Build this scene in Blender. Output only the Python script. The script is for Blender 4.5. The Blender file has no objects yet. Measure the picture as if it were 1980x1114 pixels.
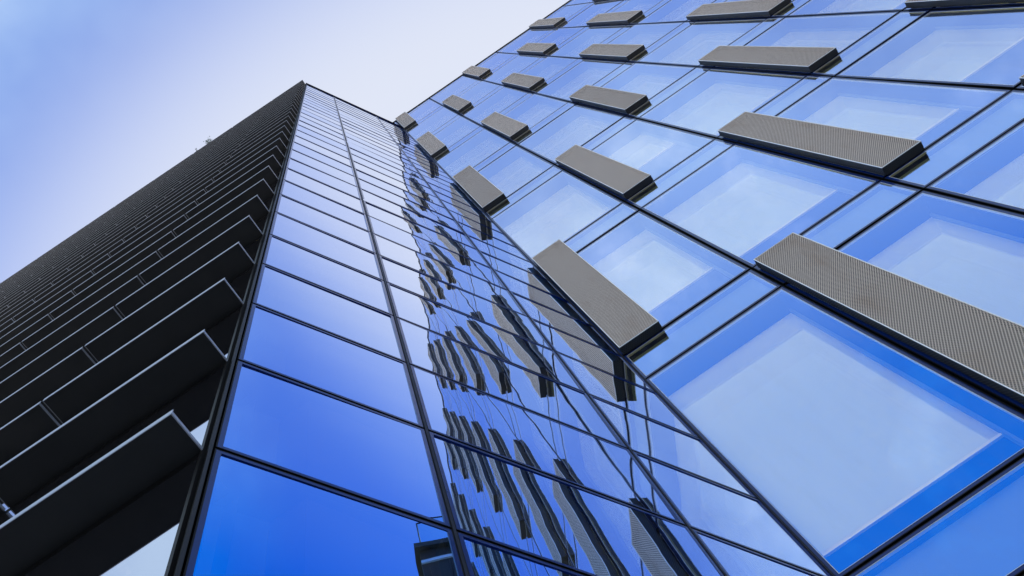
import bpy, math, random
from mathutils import Matrix, Vector
random.seed(7)
R_ = math.radians
scene = bpy.context.scene
col = scene.collection

# ------------------------------------------------------------------ camera
# axes of the place expressed in camera space (x right, y down, z forward)
CX = (0.82455583, -0.56567342, -0.01101198)
CY = (0.53750682, 0.77712606, 0.32735531)
CZ = (-0.1766185, -0.27584174, 0.94483715)
EYE = 1.6
cam = bpy.data.cameras.new('camera')
cam.sensor_width = 36.0
cam.lens = 1936.39 / 1980.0 * 36.0
cam.shift_x = (990 - 977.1) / 1980.0
cam.shift_y = (642.46 - 557) / 1980.0
cam.clip_start = 0.05
cam.clip_end = 5000
camo = bpy.data.objects.new('camera', cam)
col.objects.link(camo)
m = Matrix(((CX[0], -CX[1], -CX[2], 0), (CY[0], -CY[1], -CY[2], 0), (CZ[0], -CZ[1], -CZ[2], EYE), (0, 0, 0, 1)))
camo.matrix_world = m
scene.camera = camo

# ------------------------------------------------------------------ light
SUN = Vector((-0.02, 0.56, 0.828)).normalized()          # behind the buildings, high up
sun_el = math.asin(SUN.z)
sun_az = math.atan2(SUN.x, SUN.y)
scene.view_settings.view_transform = 'Standard'
scene.view_settings.look = 'None'
scene.view_settings.gamma = 1.0
scene.view_settings.exposure = 1.63
scene.view_settings.use_curve_mapping = False
world = bpy.data.worlds.new('World')
scene.world = world
world.use_nodes = True
wn = world.node_tree
wn.nodes.clear()


def N(tree, kind, **kw):
    n = tree.nodes.new(kind)
    for k, v in kw.items():
        if k.startswith('i_'):
            key = k[2:]
            n.inputs[int(key) if key.isdigit() else key].default_value = v
        else:
            setattr(n, k, v)
    return n


def math_n(tree, op, a, b=None, c=None, clamp=False):
    n = tree.nodes.new('ShaderNodeMath')
    n.operation = op
    n.use_clamp = clamp
    for i, v in enumerate((a, b, c)):
        if v is None:
            continue
        if isinstance(v, (int, float)):
            n.inputs[i].default_value = v
        else:
            tree.links.new(v, n.inputs[i])
    return n.outputs[0]


def mixc(tree, fac, a, b, blend='MIX'):
    n = tree.nodes.new('ShaderNodeMix')
    n.data_type = 'RGBA'
    n.blend_type = blend
    for i, v in ((0, fac), (6, a), (7, b)):
        if isinstance(v, (int, float)):
            n.inputs[i].default_value = v
        elif isinstance(v, tuple):
            n.inputs[i].default_value = v + (1,) if len(v) == 3 else v
        else:
            tree.links.new(v, n.inputs[i])
    return n.outputs[2]


sky = N(wn, 'ShaderNodeTexSky', sky_type='NISHITA', sun_disc=False, sun_elevation=sun_el, sun_rotation=sun_az,
        altitude=100.0, air_density=1.0, dust_density=1.2, ozone_density=2.0)
SKY_STRENGTH = 0.15
geo = N(wn, 'ShaderNodeTexCoord')
dotn = N(wn, 'ShaderNodeVectorMath', operation='DOT_PRODUCT')
wn.links.new(geo.outputs['Generated'], dotn.inputs[0])
dotn.inputs[1].default_value = SUN
# bright veil of thin haze that thins out with the angle from the sun
veil = N(wn, 'ShaderNodeMapRange', interpolation_type='SMOOTHSTEP')
veil.inputs['From Min'].default_value = 0.715
veil.inputs['From Max'].default_value = 0.87
wn.links.new(dotn.outputs['Value'], veil.inputs['Value'])
# faint wisps of cloud
cn = N(wn, 'ShaderNodeTexNoise', i_Scale=7.0, i_Detail=7.0, i_Roughness=0.6)
wn.links.new(geo.outputs['Generated'], cn.inputs['Vector'])
wisp = N(wn, 'ShaderNodeMapRange')
wisp.inputs['From Min'].default_value = 0.54
wisp.inputs['From Max'].default_value = 0.8
wn.links.new(cn.outputs[0], wisp.inputs['Value'])
blue = mixc(wn, 1.0, sky.outputs[0], (0.325, 0.395, 0.56), 'MULTIPLY')
white = (1.66, 1.75, 2.0)
# thin bank of high cloud behind the viewer, the one the office panes mirror
sepw = N(wn, 'ShaderNodeSeparateXYZ')
wn.links.new(geo.outputs['Generated'], sepw.inputs[0])
bn = N(wn, 'ShaderNodeTexNoise', i_Scale=2.2, i_Detail=5.0, i_Roughness=0.55)
wn.links.new(geo.outputs['Generated'], bn.inputs['Vector'])
bank = N(wn, 'ShaderNodeMapRange', interpolation_type='SMOOTHSTEP')
bank.inputs['From Min'].default_value = 0.085
bank.inputs['From Max'].default_value = 0.38
wn.links.new(math_n(wn, 'MULTIPLY_ADD', bn.outputs[0], 0.5, math_n(wn, 'SUBTRACT', math_n(wn, 'MULTIPLY', sepw.outputs[1], -1.0), 0.25)), bank.inputs['Value'])
c0 = mixc(wn, math_n(wn, 'MULTIPLY', bank.outputs[0], 0.88), blue, (1.5, 2.0, 2.5))
c1 = mixc(wn, math_n(wn, 'MULTIPLY', math_n(wn, 'MULTIPLY', wisp.outputs[0], math_n(wn, 'POWER', bank.outputs[0], 3.0)), 0.9), c0, (3.2, 3.2, 3.1))
c2 = mixc(wn, math_n(wn, 'MULTIPLY', veil.outputs[0], 0.95), c1, white)
bg = N(wn, 'ShaderNodeBackground', i_Strength=SKY_STRENGTH)
wn.links.new(c2, bg.inputs['Color'])
wo = N(wn, 'ShaderNodeOutputWorld')
wn.links.new(bg.outputs[0], wo.inputs[0])

sl = bpy.data.lights.new('sun', 'SUN')
sl.energy = 5.0
sl.angle = R_(0.53)
sl.color = (1.0, 0.95, 0.88)
so = bpy.data.objects.new('sun', sl)
col.objects.link(so)
so.rotation_euler = (-SUN).to_track_quat('-Z', 'Y').to_euler()
so.location = (0, 30, 80)


# ------------------------------------------------------------------ materials
def new_mat(name):
    mt = bpy.data.materials.new(name)
    mt.use_nodes = True
    t = mt.node_tree
    t.nodes.clear()
    out = t.nodes.new('ShaderNodeOutputMaterial')
    return mt, t, out


def paint(name, rgb, rough=0.5, metal=0.0, var=0.15, scale=6.0, spec=0.5):
    mt, t, out = new_mat(name)
    b = N(t, 'ShaderNodeBsdfPrincipled', i_Roughness=rough, i_Metallic=metal)
    b.inputs['Specular IOR Level'].default_value = spec
    tc = N(t, 'ShaderNodeTexCoord')
    no = N(t, 'ShaderNodeTexNoise', i_Scale=scale, i_Detail=6.0, i_Roughness=0.6)
    t.links.new(tc.outputs['Object'], no.inputs['Vector'])
    lo = tuple(c * (1 - var) for c in rgb)
    hi = tuple(min(1, c * (1 + var)) for c in rgb)
    t.links.new(mixc(t, no.outputs[0], lo, hi), b.inputs['Base Color'])
    rr = math_n(t, 'MULTIPLY_ADD', no.outputs[0], 0.2, rough - 0.1, clamp=True)
    t.links.new(rr, b.inputs['Roughness'])
    t.links.new(b.outputs[0], out.inputs[0])
    return mt


def glass(name, refl0, refl1, trans, ior=1.9, power=1.0, bump=0.0, rough=0.0, base=0.0, coat=False, lo=0.5, hi=0.93, dust=0.07):
    """Solar-control glass: a tinted mirror coating over a see-through tinted pane."""
    mt, t, out = new_mat(name)
    fr = N(t, 'ShaderNodeFresnel', i_IOR=ior)
    lw = N(t, 'ShaderNodeLayerWeight', i_Blend=0.5)
    gl = N(t, 'ShaderNodeBsdfGlossy', i_Roughness=rough)
    if bump:
        tc = N(t, 'ShaderNodeTexCoord')
        oi = N(t, 'ShaderNodeObjectInfo')
        sc = N(t, 'ShaderNodeVectorMath', operation='ADD')
        cb = N(t, 'ShaderNodeCombineXYZ')
        t.links.new(math_n(t, 'MULTIPLY', oi.outputs['Random'], 40.0), cb.inputs[0])
        t.links.new(tc.outputs['Object'], sc.inputs[0])
        t.links.new(cb.outputs[0], sc.inputs[1])
        no = N(t, 'ShaderNodeTexNoise', i_Scale=3.5, i_Detail=1.5, i_Roughness=0.45)
        t.links.new(sc.outputs[0], no.inputs['Vector'])
        bp = N(t, 'ShaderNodeBump', i_Strength=1.0, i_Distance=bump)
        t.links.new(no.outputs[0], bp.inputs['Height'])
        t.links.new(bp.outputs[0], gl.inputs['Normal'])
    fac_c = math_n(t, 'POWER', lw.outputs['Facing'], power)
    tr = N(t, 'ShaderNodeBsdfTransparent')
    if coat:
        # interference coating: what is not mirrored goes through, colour by colour
        mr = N(t, 'ShaderNodeMapRange', interpolation_type='LINEAR')
        mr.inputs['From Min'].default_value = lo
        mr.inputs['From Max'].default_value = hi
        t.links.new(lw.outputs['Facing'], mr.inputs['Value'])
        rc = mixc(t, math_n(t, 'POWER', mr.outputs[0], power), refl0, refl1)
        oi2 = N(t, 'ShaderNodeObjectInfo')                      # units differ a little in tint
        dim = math_n(t, 'MULTIPLY_ADD', oi2.outputs['Random'], 0.11, 0.89)
        gr = N(t, 'ShaderNodeCombineColor')
        t.links.new(math_n(t, 'MULTIPLY_ADD', oi2.outputs['Random'], 0.16, 0.86), gr.inputs[0])
        t.links.new(dim, gr.inputs[1])
        gr.inputs[2].default_value = 1.0
        rc = mixc(t, 1.0, rc, gr.outputs[0], 'MULTIPLY')
        t.links.new(rc, gl.inputs['Color'])
        inv = N(t, 'ShaderNodeInvert')
        t.links.new(rc, inv.inputs['Color'])
        t.links.new(mixc(t, 1.0, inv.outputs[0], trans, 'MULTIPLY'), tr.inputs[0])
        ad = N(t, 'ShaderNodeAddShader')
        t.links.new(tr.outputs[0], ad.inputs[0])
        t.links.new(gl.outputs[0], ad.inputs[1])
        # thin film of dust and dried rain streaks
        tcd = N(t, 'ShaderNodeTexCoord')
        mpd = N(t, 'ShaderNodeVectorMath', operation='MULTIPLY_ADD')
        t.links.new(tcd.outputs['Object'], mpd.inputs[0])
        mpd.inputs[1].default_value = (9.0, 9.0, 1.3)
        cbd = N(t, 'ShaderNodeCombineXYZ')
        t.links.new(math_n(t, 'MULTIPLY', oi2.outputs['Random'], 90.0), cbd.inputs[0])
        t.links.new(cbd.outputs[0], mpd.inputs[2])
        nd = N(t, 'ShaderNodeTexNoise', i_Scale=1.0, i_Detail=6.0, i_Roughness=0.65)
        t.links.new(mpd.outputs[0], nd.inputs['Vector'])
        md = N(t, 'ShaderNodeMapRange')
        md.inputs['From Min'].default_value = 0.45
        md.inputs['From Max'].default_value = 0.85
        md.inputs['To Max'].default_value = dust
        t.links.new(nd.outputs[0], md.inputs['Value'])
        df = N(t, 'ShaderNodeBsdfDiffuse')
        df.inputs[0].default_value = (0.5, 0.48, 0.45, 1)
        mxd = N(t, 'ShaderNodeMixShader')
        t.links.new(md.outputs[0], mxd.inputs[0])
        t.links.new(ad.outputs[0], mxd.inputs[1])
        t.links.new(df.outputs[0], mxd.inputs[2])
        t.links.new(mxd.outputs[0], out.inputs[0])
        return mt
    t.links.new(mixc(t, fac_c, refl0, refl1), gl.inputs['Color'])
    tr.inputs[0].default_value = trans + (1,)
    mx = N(t, 'ShaderNodeMixShader')
    f2 = math_n(t, 'MULTIPLY_ADD', fr.outputs[0], 1.0 - base, base, clamp=True)
    t.links.new(f2, mx.inputs[0])
    t.links.new(tr.outputs[0], mx.inputs[1])
    t.links.new(gl.outputs[0], mx.inputs[2])
    t.links.new(mx.outputs[0], out.inputs[0])
    return mt


def perforated(name, axes, rgb, pitch=0.0185, hole=0.365, rough=0.42):
    """Sheet metal with a staggered pattern of round holes cut right through."""
    mt, t, out = new_mat(name)
    tc = N(t, 'ShaderNodeTexCoord')
    sp = N(t, 'ShaderNodeSeparateXYZ')
    t.links.new(tc.outputs['Object'], sp.inputs[0])
    cb = N(t, 'ShaderNodeCombineXYZ')
    t.links.new(sp.outputs[axes[0]], cb.inputs[0])
    t.links.new(sp.outputs[axes[1]], cb.inputs[1])
    px, py = pitch / 2, pitch * math.sqrt(3) / 2

    def cell(off):
        src = cb.outputs[0]
        if off:
            ad = N(t, 'ShaderNodeVectorMath', operation='ADD')
            t.links.new(src, ad.inputs[0])
            ad.inputs[1].default_value = (px, py, 0)
            src = ad.outputs[0]
        w = N(t, 'ShaderNodeVectorMath', operation='WRAP')
        t.links.new(src, w.inputs[0])
        w.inputs[1].default_value = (px, py, 1)
        w.inputs[2].default_value = (-px, -py, -1)
        ln = N(t, 'ShaderNodeVectorMath', operation='LENGTH')
        t.links.new(w.outputs[0], ln.inputs[0])
        return ln.outputs['Value']
    dmin = math_n(t, 'MINIMUM', cell(False), cell(True))
    inhole = math_n(t, 'LESS_THAN', dmin, pitch * hole)
    b = N(t, 'ShaderNodeBsdfPrincipled', i_Roughness=rough, i_Metallic=0.25)
    oi = N(t, 'ShaderNodeObjectInfo')
    mp = N(t, 'ShaderNodeVectorMath', operation='MULTIPLY_ADD')
    t.links.new(tc.outputs['Object'], mp.inputs[0])
    mp.inputs[1].default_value = (7.0, 7.0, 1.6)
    cr = N(t, 'ShaderNodeCombineXYZ')
    t.links.new(math_n(t, 'MULTIPLY', oi.outputs['Random'], 50.0), cr.inputs[1])
    t.links.new(cr.outputs[0], mp.inputs[2])
    no = N(t, 'ShaderNodeTexNoise', i_Scale=1.0, i_Detail=5.0, i_Roughness=0.6)
    t.links.new(mp.outputs[0], no.inputs['Vector'])
    st = N(t, 'ShaderNodeMapRange')
    st.inputs['From Min'].default_value = 0.55
    st.inputs['From Max'].default_value = 0.8
    t.links.new(no.outputs[0], st.inputs['Value'])
    c = mixc(t, math_n(t, 'MULTIPLY', st.outputs[0], 0.65), rgb, tuple(v * k for v, k in zip(rgb, (0.75, 0.62, 0.5))))
    tone = N(t, 'ShaderNodeCombineColor')                      # boxes weather differently
    for q_ in range(3):
        t.links.new(math_n(t, 'MULTIPLY_ADD', oi.outputs['Random'], 0.22, 0.80 - 0.02 * q_), tone.inputs[q_])
    t.links.new(mixc(t, 1.0, c, tone.outputs[0], 'MULTIPLY'), b.inputs['Base Color'])
    tr = N(t, 'ShaderNodeBsdfTransparent')
    mx = N(t, 'ShaderNodeMixShader')
    t.links.new(inhole, mx.inputs[0])
    t.links.new(b.outputs[0], mx.inputs[1])
    t.links.new(tr.outputs[0], mx.inputs[2])
    t.links.new(mx.outputs[0], out.inputs[0])
    return mt


MAT = {}
MAT['glass_office'] = glass('office_glass', (0.015, 0.175, 0.64), (0.93, 0.97, 1.0), (0.97, 1.0, 1.0), power=1.1, bump=0.00008, coat=True, lo=0.48, hi=0.90)
MAT['glass_inner'] = glass('inner_glass', (0.7, 0.88, 1.0), (1, 1, 1), (0.95, 0.98, 1.0), ior=1.8, base=0.05, rough=0.015)
MAT['glass_tower'] = glass('tower_glass', (0.0, 0.345, 0.95), (0.95, 0.98, 1.0), (0.6, 0.7, 0.9), power=1.0, bump=0.00007, coat=True, lo=0.525, hi=0.84, dust=0.025)
MAT['glass_louvre'] = glass('louvre_glass', (0.86, 0.84, 1.0), (1, 0.97, 1), (0.1, 0.12, 0.15), ior=2.2, bump=0.0003, base=0.62)
MAT['glass_rail'] = glass('balustrade_glass', (0.4, 0.7, 0.9), (1, 1, 1), (0.6, 0.88, 0.95), ior=1.5)
MAT['black'] = paint('black_gasket', (0.004, 0.004, 0.005), 0.6, spec=0.1)
MAT['frame'] = paint('dark_bronze_frame', (0.008, 0.007, 0.007), 0.45, spec=0.2)
MAT['frit'] = paint('navy_glass_border', (0.005, 0.022, 0.125), 0.12, var=0.05, spec=0.25)
MAT['spacer'] = paint('bright_spacer_bar', (0.62, 0.66, 0.72), 0.35, var=0.05)
MAT['reveal'] = paint('window_reveal', (0.13, 0.17, 0.26), 0.6)
MAT['blind'] = paint('white_blind', (0.90, 0.89, 0.86), 0.8, var=0.03, scale=1.5)
MAT['interior'] = paint('dim_interior', (0.05, 0.09, 0.20), 0.8)
MAT['spandrel'] = paint('spandrel_backing', (0.11, 0.17, 0.32), 0.6, var=0.08, scale=1.2)
MAT['tower_back'] = paint('tower_backing', (0.045, 0.065, 0.13), 0.6)
MAT['tower_reveal'] = paint('tower_reveal', (0.03, 0.05, 0.10), 0.5)
MAT['blade'] = paint('anthracite_blade', (0.017, 0.0175, 0.0185), 0.42, var=0.25, scale=3.0, spec=0.3)
MAT['trim'] = paint('brushed_blade_edge', (0.40, 0.42, 0.48), 0.35, metal=0.3, var=0.15)
MAT['end_trim'] = paint('grey_blade_end', (0.20, 0.21, 0.23), 0.4, metal=0.3, var=0.2)
MAT['core'] = paint('dark_core_wall', (0.03, 0.035, 0.05), 0.8)
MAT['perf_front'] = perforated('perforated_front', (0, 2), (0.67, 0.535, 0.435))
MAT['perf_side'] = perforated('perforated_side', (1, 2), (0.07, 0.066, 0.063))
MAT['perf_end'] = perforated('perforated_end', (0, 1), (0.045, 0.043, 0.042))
MAT['box_rim'] = paint('folded_metal_rim', (0.90, 0.87, 0.84), 0.35, metal=0.2, var=0.1)
MAT['box_back'] = paint('box_back_plate', (0.010, 0.010, 0.011), 0.6)
MAT['concrete'] = paint('paving_concrete', (0.30, 0.29, 0.27), 0.8, scale=2.0)
MAT['roof'] = paint('roof_membrane', (0.12, 0.12, 0.13), 0.8)
MAT['leaf'] = paint('shrub_leaf', (0.03, 0.075, 0.03), 0.5)
MAT['bark'] = paint('shrub_bark', (0.07, 0.05, 0.035), 0.8)
MAT['dark_clad'] = paint('dark_cladding', (0.012, 0.013, 0.015), 0.5, spec=0.15)
MAT['pipe'] = paint('white_pipe', (0.75, 0.78, 0.82), 0.4, var=0.03)


# ------------------------------------------------------------------ mesh helpers
class MB:
    def __init__(self):
        self.v, self.f, self.m = [], [], []

    def quad(self, a, b, c, d, mat=0):
        i = len(self.v)
        self.v += [a, b, c, d]
        self.f.append((i, i + 1, i + 2, i + 3))
        self.m.append(mat)

    def box(self, x0, x1, y0, y1, z0, z1, mat=0, mats=None):
        """mats: dict of face key (x-,x+,y-,y+,z-,z+) -> material slot"""
        i = len(self.v)
        self.v += [(x, y, z) for z in (z0, z1) for y in (y0, y1) for x in (x0, x1)]
        for key, f in (('z-', (0, 2, 3, 1)), ('z+', (4, 5, 7, 6)), ('y-', (0, 1, 5, 4)), ('y+', (2, 6, 7, 3)),
                       ('x-', (0, 4, 6, 2)), ('x+', (1, 3, 7, 5))):
            self.f.append(tuple(i + k for k in f))
            self.m.append((mats or {}).get(key, mat))

    def ring(self, w, h, t, y0, y1, mat=0):
        """rectangular ring of outer size w x h, bar width t, as four butted bars"""
        x, z = w / 2, h / 2
        self.box(-x, x, y0, y1, -z, -z + t, mat)
        self.box(-x, x, y0, y1, z - t, z, mat)
        self.box(-x, -x + t, y0, y1, -z + t, z - t, mat)
        self.box(x - t, x, y0, y1, -z + t, z - t, mat)

    def tube(self, a, b, r0, r1, n=8, mat=0):
        a, b = Vector(a), Vector(b)
        d = (b - a).normalized()
        u = d.orthogonal().normalized()
        w = d.cross(u)
        i = len(self.v)
        for p, r in ((a, r0), (b, r1)):
            for k in range(n):
                t = 2 * math.pi * k / n
                self.v.append(tuple(p + (u * math.cos(t) + w * math.sin(t)) * r))
        for k in range(n):
            j = (k + 1) % n
            self.f.append((i + k, i + j, i + n + j, i + n + k))
            self.m.append(mat)

    def mesh(self, name, mats, smooth=False):
        me = bpy.data.meshes.new(name)
        me.from_pydata(self.v, [], self.f)
        for mt in mats:
            me.materials.append(MAT[mt])
        me.polygons.foreach_set('material_index', self.m)
        if smooth:
            me.polygons.foreach_set('use_smooth', [True] * len(me.polygons))
        me.update()
        return me


def add(name, me, parent=None, loc=(0, 0, 0), rot=(0, 0, 0)):
    o = bpy.data.objects.new(name, me)
    col.objects.link(o)
    o.location = loc
    o.rotation_euler = rot
    o.parent = parent
    return o


def thing(name, label, cat, loc=(0, 0, 0), group=None):
    o = add(name, None, None, loc)
    o['label'] = label
    o['category'] = cat
    if group:
        o['group'] = group
    return o


# ------------------------------------------------------------------ measures (metres)
FL = 3.6                      # storey of the office block
YR = 3.380                    # its facade plane
X0 = 0.576                    # corner where the tower meets it
W = 1.2892                    # bay width
Z0 = 7.525 + EYE              # top line of the spandrel k = 0
S = 0.590                     # spandrel height
NB = 17                       # bays
K0, K1 = -2, 7                # storeys k = K0 .. K1-1, roof at k = K1
PHI = R_(58.346)              # direction of the blue tower side
H = 0.90677                   # tower row
ZM = 2.9975 + EYE             # row 0
ZTOP = 29.97 + EYE            # tower roof
XL, YL = -1.0104, 0.8066      # outer corner of the tower
LA = 0.0115                   # turn of the louvred side
XEND = X0 + NB * W
ZROOF = Z0 + K1 * FL

# ------------------------------------------------------------------ ground
g = MB()
g.quad((-900, -900, 0), (900, -900, 0), (900, 900, 0), (-900, 900, 0))
go = add('ground', g.mesh('ground', ['concrete']))
go['kind'] = 'structure'
go['label'] = 'grey paved ground around the two buildings'

# ------------------------------------------------------------------ office block
office = thing('office_building', 'tall blue glass office block studded with projecting grey perforated metal boxes',
               'building', (X0, YR, 0))


def oadd(name, me, x, y, z, rot=(0, 0, 0), parent=None):
    if parent is not None:
        return add(name, me, parent, (x, y, z), rot)
    return add(name, me, office, (x - X0, y - YR, z), rot)


c = MB()
c.box(X0 - 0.2, XEND, YR + 0.62, YR + 14, 0, ZROOF - 0.3)
c.box(X0 - 2.2, X0 - 0.21, YR + 0.62, YR + 14, 0, ZROOF - 0.3)
oadd('core_wall', MB.mesh(c, 'core_wall', ['interior']), X0, YR, 0).location = (-X0, -YR, 0)
for o in list(office.children):
    o.location = (-X0, -YR, 0)

GAP = 0.018
UW = W - GAP                      # unit width
VH = FL - S - GAP                 # vision unit height
SH = S - GAP                      # spandrel unit height
TH = 0.023                        # units stand proud of the joints


def glass_sheet(w, h, y):
    b = MB()
    nx, nz = 1, 1
    b.quad((-w / 2, y, -h / 2), (w / 2, y, -h / 2), (w / 2, y, h / 2), (-w / 2, y, h / 2))
    return b


vis_glass = glass_sheet(UW - 0.004, VH - 0.004, -TH).mesh('vision_glass', ['glass_office'])
spa_glass = glass_sheet(UW - 0.004, SH - 0.004, -TH).mesh('spandrel_glass', ['glass_office'])


def unit_frame(w, h, depth, bt):
    b = MB()
    b.ring(w, h, 0.007, -TH - 0.0012, depth, 0)                    # black edge
    b.ring(w - 0.014, h - 0.014, bt, -TH - 0.001, depth, 1)      # navy enamelled border of the pane
    b.ring(w - 0.014 - 2 * bt, h - 0.014 - 2 * bt, 0.003, -TH - 0.0014, -0.005, 2)
    return b


vis_frame = unit_frame(UW, VH, 0.0, 0.023).mesh('vision_frame', ['black', 'frit', 'spacer'])
spa_frame = unit_frame(UW, SH, 0.0, 0.023).mesh('spandrel_frame', ['black', 'frit', 'spacer'])
RW, RH, RD = UW - 0.074, VH - 0.074, 0.20
rv = MB()
x, z = RW / 2, RH / 2
rv.quad((-x, 0, -z), (-x, RD, -z), (-x, RD, z), (-x, 0, z))
rv.quad((x, 0, -z), (x, 0, z), (x, RD, z), (x, RD, -z))
rv.quad((-x, 0, z), (-x, RD, z), (x, RD, z), (x, 0, z))
rv.quad((-x, 0, -z), (x, 0, -z), (x, RD, -z), (-x, RD, -z))
rv.box(x - 0.022, x, RD - 0.05, RD - 0.012, -z, z)                # guide rails of the blind
rv.box(-x, -x + 0.022, RD - 0.05, RD - 0.012, -z, z)
vis_reveal = rv.mesh('window_reveal', ['reveal'])
sb = MB()
sb.quad((-UW / 2 + .02, 0.03, -SH / 2 + .02), (UW / 2 - .02, 0.03, -SH / 2 + .02), (UW / 2 - .02, 0.03, SH / 2 - .02), (-UW / 2 + .02, 0.03, SH / 2 - .02))
spa_back = sb.mesh('spandrel_back', ['spandrel'])
blind_cache = {}


def blind_mesh(drop):
    key = round(drop, 3)
    if key not in blind_cache:
        b = MB()
        lo = -RH / 2 + key
        b.box(-RW / 2 + 0.004, RW / 2 - 0.004, RD - 0.02, RD - 0.014, lo, RH / 2 - 0.01)
        b.box(-RW / 2 + 0.004, RW / 2 - 0.004, RD - 0.026, RD - 0.008, lo - 0.022, lo - 0.001)
        p_ = MB()
        x_, y_ = RW / 2 - 0.006, RD - 0.03
        p_.quad((-x_, y_, lo), (x_, y_, lo), (x_, y_, RH / 2 - 0.004), (-x_, y_, RH / 2 - 0.004))
        blind_cache[key] = (b.mesh('blind', ['blind']), p_.mesh('inner_pane', ['glass_inner']))
    return blind_cache[key]


# heights of the blinds above the storey line, as the photograph shows them
BL = {(0, 0): 0.27, (0, 1): 1.215, (1, 0): 0.235, (1, 1): 1.435, (2, 1): 1.23, (2, 0): 0.222, (3, 0): 0.365}
BL[(0, -1)] = -0.865
BL[(1, -1)] = -0.80
BL[(2, -1)] = -0.70
for v in range(-1, NB):
    for k in range(K0, K1):
        if v == -1 and k < 6:
            continue
        xc = X0 + (v + 0.5) * W
        zl, zh = Z0 + k * FL, Z0 + (k + 1) * FL - S
        tilt = (R_(random.gauss(0, 0.10)), 0, R_(random.gauss(0, 0.10)))
        wnd = oadd('window', vis_glass, xc, YR, (zl + zh) / 2, tilt)
        oadd('window_frame', vis_frame, 0, 0, 0, parent=wnd)
        oadd('window_reveal', vis_reveal, 0, 0, 0, parent=wnd)
        if (v, k) in BL:
            drop = (BL[(v, k)] - k) * FL - 0.06
        else:
            drop = random.choice((0.3, 0.5, 0.65, 0.8, 0.9, 1.2))
        bl_me, ip_me = blind_mesh(max(drop, 0.0))
        oadd('blind', bl_me, 0, 0, 0, parent=wnd)
        oadd('inner_pane', ip_me, 0, 0, 0, parent=wnd, rot=(R_(random.gauss(0, .15)), 0, R_(random.gauss(0, .15))))
        tilt = (R_(random.gauss(0, 0.10)), 0, R_(random.gauss(0, 0.10)))
        sp = oadd('spandrel_panel', spa_glass, xc, YR, Z0 + (k + 1) * FL - S / 2, tilt)
        oadd('panel_frame', spa_frame, 0, 0, 0, parent=sp)
        oadd('backing', spa_back, 0, 0, 0, parent=sp)
    if v >= 0:                                                     # lowest spandrel and plinth
        sp = oadd('spandrel_panel', spa_glass, X0 + (v + 0.5) * W, YR, Z0 + K0 * FL - S / 2)
        oadd('panel_frame', spa_frame, 0, 0, 0, parent=sp)
        oadd('backing', spa_back, 0, 0, 0, parent=sp)

mu = MB()
mu.box(-0.05, 0.05, 0.0, 0.24, 0, ZROOF)
mul_me = mu.mesh('mullion', ['black'])
for v in range(0, NB + 1):
    oadd('mullion', mul_me, X0 + v * W, YR + 0.003, 0)
tr = MB()
tr.box(0, NB * W, 0.0, 0.24, -0.05, 0.05)
tr_me = tr.mesh('transom', ['black'])
for k in range(K0, K1):
    oadd('transom', tr_me, X0, YR + 0.005, Z0 + k * FL)
    oadd('transom', tr_me, X0, YR + 0.005, Z0 + k * FL - S)
oadd('transom', tr_me, X0, YR + 0.005, Z0 + K1 * FL - S)
tr2 = MB()
tr2.box(-1.6 * W, 0, 0.0, 0.24, -0.05, 0.05)
for zz in (Z0 + 6 * FL, Z0 + K1 * FL - S):
    oadd('transom', tr2.mesh('transom', ['black']), X0, YR + 0.005, zz)
cp = MB()
cp.box(-2.0 * W, NB * W + 0.1, -0.045, 0.7, 0.0, 0.09)
cp.box(-2.0 * W, NB * W + 0.1, 0.0, 0.24, -0.05, -0.002)
oadd('coping', cp.mesh('coping', ['black']), X0, YR, ZROOF)
rf = MB()
rf.box(-2.0 * W, NB * W, 0.72, 13.8, -0.28, -0.05)
oadd('roof', rf.mesh('roof', ['roof']), X0, YR, ZROOF)
pl = MB()
pl.box(0, NB * W, -0.02, 0.3, 0, Z0 + K0 * FL - S)
oadd('plinth', pl.mesh('plinth', ['frame']), X0, YR, 0)
ew = MB()
ew.box(0.02, 0.25, 0.0, 14, 0, ZROOF)
oadd('end_wall', ew.mesh('end_wall', ['frame']), XEND, YR + 0.01, 0)

# pipe seen inside one of the windows
pp = MB()
pp.tube((0, 0, 0), (0.98, 0.02, -0.55), 0.028, 0.028, 12)
pp.tube((0.45, 0.009, -0.253), (0.48, 0.0098, -0.27), 0.036, 0.036, 12)
oadd('pipe', pp.mesh('pipe', ['pipe'], True), X0 + 3.2 * W, YR + 0.33, Z0 + 0.92)

# perforated boxes, one per second storey on every joint
BW, BD, BZ0, BZ1, BOFF = 0.385, 0.078, -0.02, FL - 0.085, 0.014
BH = BZ1 - BZ0
bx = MB()
x, z = BW / 2, BH / 2
y0, y1 = -BD, 0.0
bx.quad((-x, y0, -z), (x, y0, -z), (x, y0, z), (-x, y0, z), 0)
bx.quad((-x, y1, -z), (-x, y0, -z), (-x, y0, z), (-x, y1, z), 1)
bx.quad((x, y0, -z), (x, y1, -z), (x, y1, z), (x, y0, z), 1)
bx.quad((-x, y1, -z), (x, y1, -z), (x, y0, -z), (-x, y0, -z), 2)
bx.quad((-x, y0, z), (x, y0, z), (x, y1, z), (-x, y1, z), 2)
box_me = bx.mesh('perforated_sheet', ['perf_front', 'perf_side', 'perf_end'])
rm = MB()
t = 0.006
rm.ring(BW + 0.002, BH + 0.002, t, -BD - 0.0015, -BD + 0.004)
rim_me = rm.mesh('folded_rim', ['box_rim'])
bk = MB()
bk.box(-x + 0.002, x - 0.002, -0.012, 0.0, -z + 0.002, z - 0.002)
for (a0, a1, c0_, c1_) in ((-x + .002, -x + .003, -z + .002, z - .002), (x - .003, x - .002, -z + .002, z - .002), (-x + .0031, x - .0031, -z + .002, -z + .003), (-x + .0031, x - .0031, z - .003, z - .002)):
    bk.box(a0, a1, -BD + 0.006, -0.0121, c0_, c1_)
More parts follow.
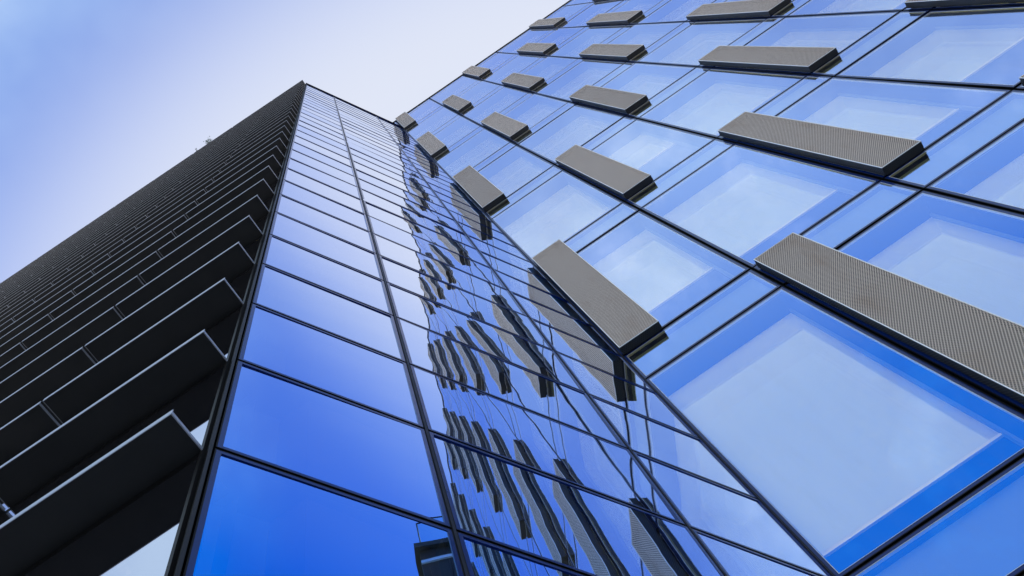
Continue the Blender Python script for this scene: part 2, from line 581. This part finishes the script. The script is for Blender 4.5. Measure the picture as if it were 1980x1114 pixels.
for q in range(5):
    zz = -z + 0.05 + q * (BH - 0.1) / 4
    bk.box(-x + 0.03, x - 0.03, 0.0005, BOFF + TH, zz - 0.03, zz + 0.03)
bk_me = bk.mesh('back_plate', ['box_back'])
for v in range(0, NB):
    for k in range(K0 + 1, K1):
        if (k - v) % 2:
            continue
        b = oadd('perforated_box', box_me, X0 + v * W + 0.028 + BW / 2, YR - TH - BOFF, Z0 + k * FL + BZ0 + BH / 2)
        oadd('folded_rim', rim_me, 0, 0, 0, parent=b)
        oadd('back_plate', bk_me, 0, 0, 0, parent=b)

# ------------------------------------------------------------------ louvred tower
tower = thing('louvred_tower', 'dark tower with horizontal black louvre blades and a narrow mirror-blue glass side',
              'tower', (XL, YL, 0))
MDIR = Vector((math.cos(PHI), math.sin(PHI), 0))
# face frames: local x to the right along the face, -y outwards
fm = Matrix.Translation((X0 - XL, YR - YL, 0)) @ Matrix.Rotation(PHI, 4, 'Z')
fl = Matrix.Rotation(LA, 4, 'Z')


def tadd(name, me, frame, x, y, z, rot=(0, 0, 0), parent=None):
    o = add(name, me, parent if parent is not None else tower)
    if parent is None:
        o.matrix_local = frame @ Matrix.Translation((x, y, z))
    return o


LLEN = 12.4                      # length of the louvred side that is built
core = MB()
pts = [(XL - LLEN, YL + 0.30 - LLEN * LA), (XL + 0.16, YL + 0.30), (X0 - 0.15, YR + 0.14), (X0 - 0.20, YR + 0.60), (X0 - 2.2, YR + 3.2), (XL - LLEN, YR + 9)]
n = len(pts)
vb = [(p[0] - XL, p[1] - YL, 0.0) for p in pts]
vt = [(p[0] - XL, p[1] - YL, ZTOP - 0.06) for p in pts]
me = bpy.data.meshes.new('core_wall')
me.from_pydata(vb + vt, [], [(i, (i + 1) % n, n + (i + 1) % n, n + i) for i in range(n)] + [tuple(range(n, 2 * n))])
me.materials.append(MAT['core'])
add('core_wall', me, tower)

ROWS = list(range(-5, 30))
cols_m = [(-3.023 + 0.014, -2.183), (-2.183, -0.878), (-0.878, -0.02)]


def wavy(w, h, y, seed, amp):
    """one pane of glass, slightly pillowed, bowed and wavy, as float glass units are"""
    rnd = random.Random(seed)
    nx, nz = 14, 14
    ph = [rnd.uniform(0, 6.28) for _ in range(6)]
    pil = rnd.gauss(0.7, 0.5) * amp
    tx, tz = rnd.gauss(0, 0.0035), rnd.gauss(0, 0.0028)
    tw = rnd.gauss(0, 0.0016)
    b = MB()
    for j in range(nz + 1):
        for i in range(nx + 1):
            u, v = i / nx - 0.5, j / nz - 0.5
            X, Z = u * w, v * h
            d = pil * 0.0011 * ((1 - 4 * u * u) * (1 - 4 * v * v))
            d += amp * 0.000045 * (math.sin(X * 13 + Z * 5 + ph[0]) + math.sin(Z * 17 - X * 4 + ph[1]) + 0.6 * math.sin(X * 24 + ph[2]) + 0.5 * math.sin(Z * 29 + X * 6 + ph[3]))
            d += tx * X + tz * Z + tw * X * Z
            b.v.append((X, y - d, Z))
    for j in range(nz):
        for i in range(nx):
            a = j * (nx + 1) + i
            b.f.append((a, a + 1, a + nx + 2, a + nx + 1))
            b.m.append(0)
    return b


mframes = {}
G2 = 0.014
for ci, (a, b_) in enumerate(cols_m):
    w = b_ - a - G2
    h = H - G2
    fr = MB()
    fr.ring(w, h, 0.005, -0.0248, 0.02, 0)
    fr.ring(w - 0.010, h - 0.010, 0.017, -0.0245, 0.02, 1)
    mframes[ci] = fr.mesh('pane_frame', ['black', 'frit'])
    bb = MB()
    x, z = w / 2 - 0.03, h / 2 - 0.03
    bb.quad((-x, 0.14, -z), (x, 0.14, -z), (x, 0.14, z), (-x, 0.14, z), 0)
    bb.quad((-x, 0.0, -z), (-x, 0.14, -z), (-x, 0.14, z), (-x, 0.0, z), 1)
    bb.quad((x, 0.0, -z), (x, 0.0, z), (x, 0.14, z), (x, 0.14, -z), 1)
    bb.quad((-x, 0.0, z), (-x, 0.14, z), (x, 0.14, z), (x, 0.0, z), 1)
    mframes[(ci, 'b')] = bb.mesh('pane_backing', ['tower_back', 'tower_reveal'])
    for r in ROWS:
        z0 = ZM + r * H
        hh = H
        if r == 29:
            hh = ZTOP - 0.02 - z0
        pane = tadd('glass_pane', wavy(w - 0.004, hh - G2 - 0.004, -0.0198, ci * 100 + r + 31, 1.0).mesh('glass_pane', ['glass_tower'], True),
                    fm, (a + b_) / 2, 0, z0 + hh / 2)
        if r == 29:
            fr = MB()
            fr.ring(w, hh - G2, 0.005, -0.0248, 0.02, 0)
            fr.ring(w - 0.010, hh - G2 - 0.010, 0.017, -0.0245, 0.02, 1)
            add('pane_frame', fr.mesh('pane_frame', ['black', 'frit']), pane)
        else:
            add('pane_frame', mframes[ci], pane)
            add('backing', mframes[(ci, 'b')], pane)
mm = MB()
mm.box(-0.035, 0.035, 0.0, 0.18, 0, ZTOP)
mm.box(-0.006, 0.006, -0.027, -0.001, 0, ZTOP)
mm_me = mm.mesh('mullion', ['frame'])
for xx in (-2.183, -0.878):
    tadd('mullion', mm_me, fm, xx, 0, 0)
tt = MB()
tt.box(-2.99, -0.03, 0.0, 0.18, -0.035, 0.035)
tt_me = tt.mesh('transom', ['black'])
for r in ROWS + [30]:
    tadd('transom', tt_me, fm, 0, 0.004, min(ZM + r * H, ZTOP - 0.04))
# corner post between the two sides, and the slim post against the office block
po = MB()
po.box(-3.023 + 0.002, -3.023 + 0.013, -0.03, 0.1, 0, ZTOP)
tadd('corner_post', po.mesh('corner_post', ['frame']), fm, 0, 0, 0)
po = MB()
po.box(-0.03, -0.004, -0.03, 0.12, 0, ZTOP)
tadd('end_post', po.mesh('end_post', ['frame']), fm, 0, 0, 0)
cp = MB()
cp.box(-3.04, -0.0, -0.05, 0.5, 0.0, 0.06)
tadd('coping', cp.mesh('coping', ['black']), fm, 0, 0, ZTOP)

# louvred side: glass bands behind projecting blades
SEG = 1.35
FIRST = 1.06
BLD = 0.150
BT = 0.011
segs = [(-FIRST + 0.010, -0.004)] + [(-FIRST - SEG * (i + 1) + 0.010, -FIRST - SEG * i - 0.010) for i in range(8)]
blade_me = {}
for si in (0, 1):
    a, b_ = segs[si]
    L = b_ - a
    bm_ = MB()
    # body, then bright nosing on the outer edge and on both short ends
    bm_.box(-L / 2 + 0.0042, L / 2 - 0.0042, -BLD + 0.0026, 0.02, 0, BT, 0)
    bl = bm_.mesh('louvre_blade', ['blade'])
    tm_ = MB()
    tm_.box(-L / 2, L / 2, -BLD, -BLD + 0.0025, -0.001, 0.034, 0)
    tm_.box(-L / 2, -L / 2 + 0.004, -BLD + 0.0026, 0.0, -0.001, 0.018, 1)
    tm_.box(L / 2 - 0.004, L / 2, -BLD + 0.0026, 0.0, -0.001, 0.018, 0 if si == 0 else 1)
    tr_ = tm_.mesh('edge_trim', ['trim', 'end_trim'])
    blade_me[si] = (bl, tr_)
for r in list(range(0, 31)):
    z0 = ZM + r * H if r < 30 else ZTOP - 0.01
    nseg = 9
    for si in range(nseg):
        a, b_ = segs[si]
        bl, trm = blade_me[0 if si == 0 else 1]
        o = tadd('louvre_blade', bl, fl, (a + b_) / 2, -0.012, z0)
        add('edge_trim', trm, o)
wb = MB()
wb.quad((-LLEN, 0, 0.005), (-0.011, 0, 0.005), (-0.011, 0, H - 0.046), (-LLEN, 0, H - 0.046))
wb_me = wb.mesh('window_band', ['glass_louvre'])
bb = MB()
bb.box(-LLEN, -0.011, -0.008, 0.14, -0.045, -0.001)
bb_me = bb.mesh('sill_rail', ['black'])
bk_ = MB()
bk_.quad((-LLEN, 0.18, 0), (0, 0.18, 0), (0, 0.18, H), (-LLEN, 0.18, H))
bk_me2 = bk_.mesh('band_backing', ['tower_back'])
for r in ROWS:
    z0 = ZM + r * H
    o = tadd('window_band', wb_me, fl, 0, -0.009, z0)
    add('backing', bk_me2, o)
    tadd('sill_rail', bb_me, fl, 0, 0, z0)
cl = MB()
cl.box(-0.010, 0.002, -0.012, 0.04, 0, ZTOP - 0.02)
tadd('corner_strip', cl.mesh('corner_strip', ['frame']), fl, -0.004, 0.0, 0)

# ------------------------------------------------------------------ shrub on the tower roof
sx, sz = -3.25, ZTOP + 0.02
shrub = thing('roof_shrub', 'small green shrub poking out over the roof edge of the louvred tower', 'shrub',
              (XL + sx, YL - 0.10 + sx * LA, sz))
stem = MB()
leaf = MB()
rnd = random.Random(4)
for (dx, ht, n_) in ((0.0, 0.34, 60), (0.1, 0.26, 40), (-0.62, 0.26, 12)):
    top = Vector((dx + rnd.uniform(-.05, .05), -0.20, ht))
    stem.tube((dx, 0, 0), top, 0.012, 0.004, 6)
    for q in range(n_):
        p = Vector((dx, 0, 0)).lerp(top, rnd.uniform(0.35, 1.0)) + Vector((rnd.gauss(0, .05), rnd.gauss(0, .05), rnd.gauss(0, .05))) * (1.0 if n_ > 20 else 0.45)
        d = Vector((rnd.gauss(0, 1), rnd.gauss(0, 1), rnd.gauss(0, 1))).normalized()
        u = d.orthogonal().normalized()
        l, w_ = rnd.uniform(.045, .08), rnd.uniform(.016, .028)
        leaf.quad(tuple(p), tuple(p + d * l * .5 + u * w_), tuple(p + d * l), tuple(p + d * l * .5 - u * w_))
add('stem', stem.mesh('stem', ['bark'], True), shrub)
shrub.scale = (0.62, 0.62, 0.62)
fo = add('foliage', leaf.mesh('foliage', ['leaf']), shrub)

# ------------------------------------------------------------------ dark tower that the blue glass mirrors
dt = thing('dark_tower', 'dark tower with a glass roof balustrade, mirrored at the foot of the blue glass side', 'tower', (31.0, 2.25, 0))
DZ = 61.0
b = MB()
b.box(0, 14, 0.0, 16, 0, DZ)
add('wall', b.mesh('wall', ['dark_clad']), dt)
b = MB()
b.box(-0.35, 14.3, -0.35, 16.3, DZ + 0.001, DZ + 0.55)
add('cornice', b.mesh('cornice', ['dark_clad']), dt)
b = MB()
b.box(-0.12, -0.005, 0.0, 15.9, DZ - 1.5, DZ - 1.2)
add('ledge', b.mesh('ledge', ['trim']), dt)
rib = MB()
rib.box(-0.16, -0.006, -0.11, 0.11, 0, DZ - 2)
rib_me = rib.mesh('rib', ['frame'])
for q in range(11):
    add('rib', rib_me, dt, (0, 0.6 + q * 1.5, 0))
gp = MB()
gp.quad((0, 0.98, 0), (0, -0.98, 0), (0, -0.98, 3.6), (0, 0.98, 3.6))
gp_me = gp.mesh('balustrade_pane', ['glass_rail'])
for q in range(7):
    add('balustrade_pane', gp_me, dt, (0.1, 1.2 + q * 2.02, DZ + 0.56))
gr = MB()
gr.tube((0.1, 0.15, DZ + 4.2), (0.1, 15.5, DZ + 4.2), 0.05, 0.05, 8)
gr.tube((0.1, 0.15, DZ + 0.5), (0.1, 0.15, DZ + 4.2), 0.05, 0.05, 8)
add('handrail', gr.mesh('handrail', ['black']), dt)
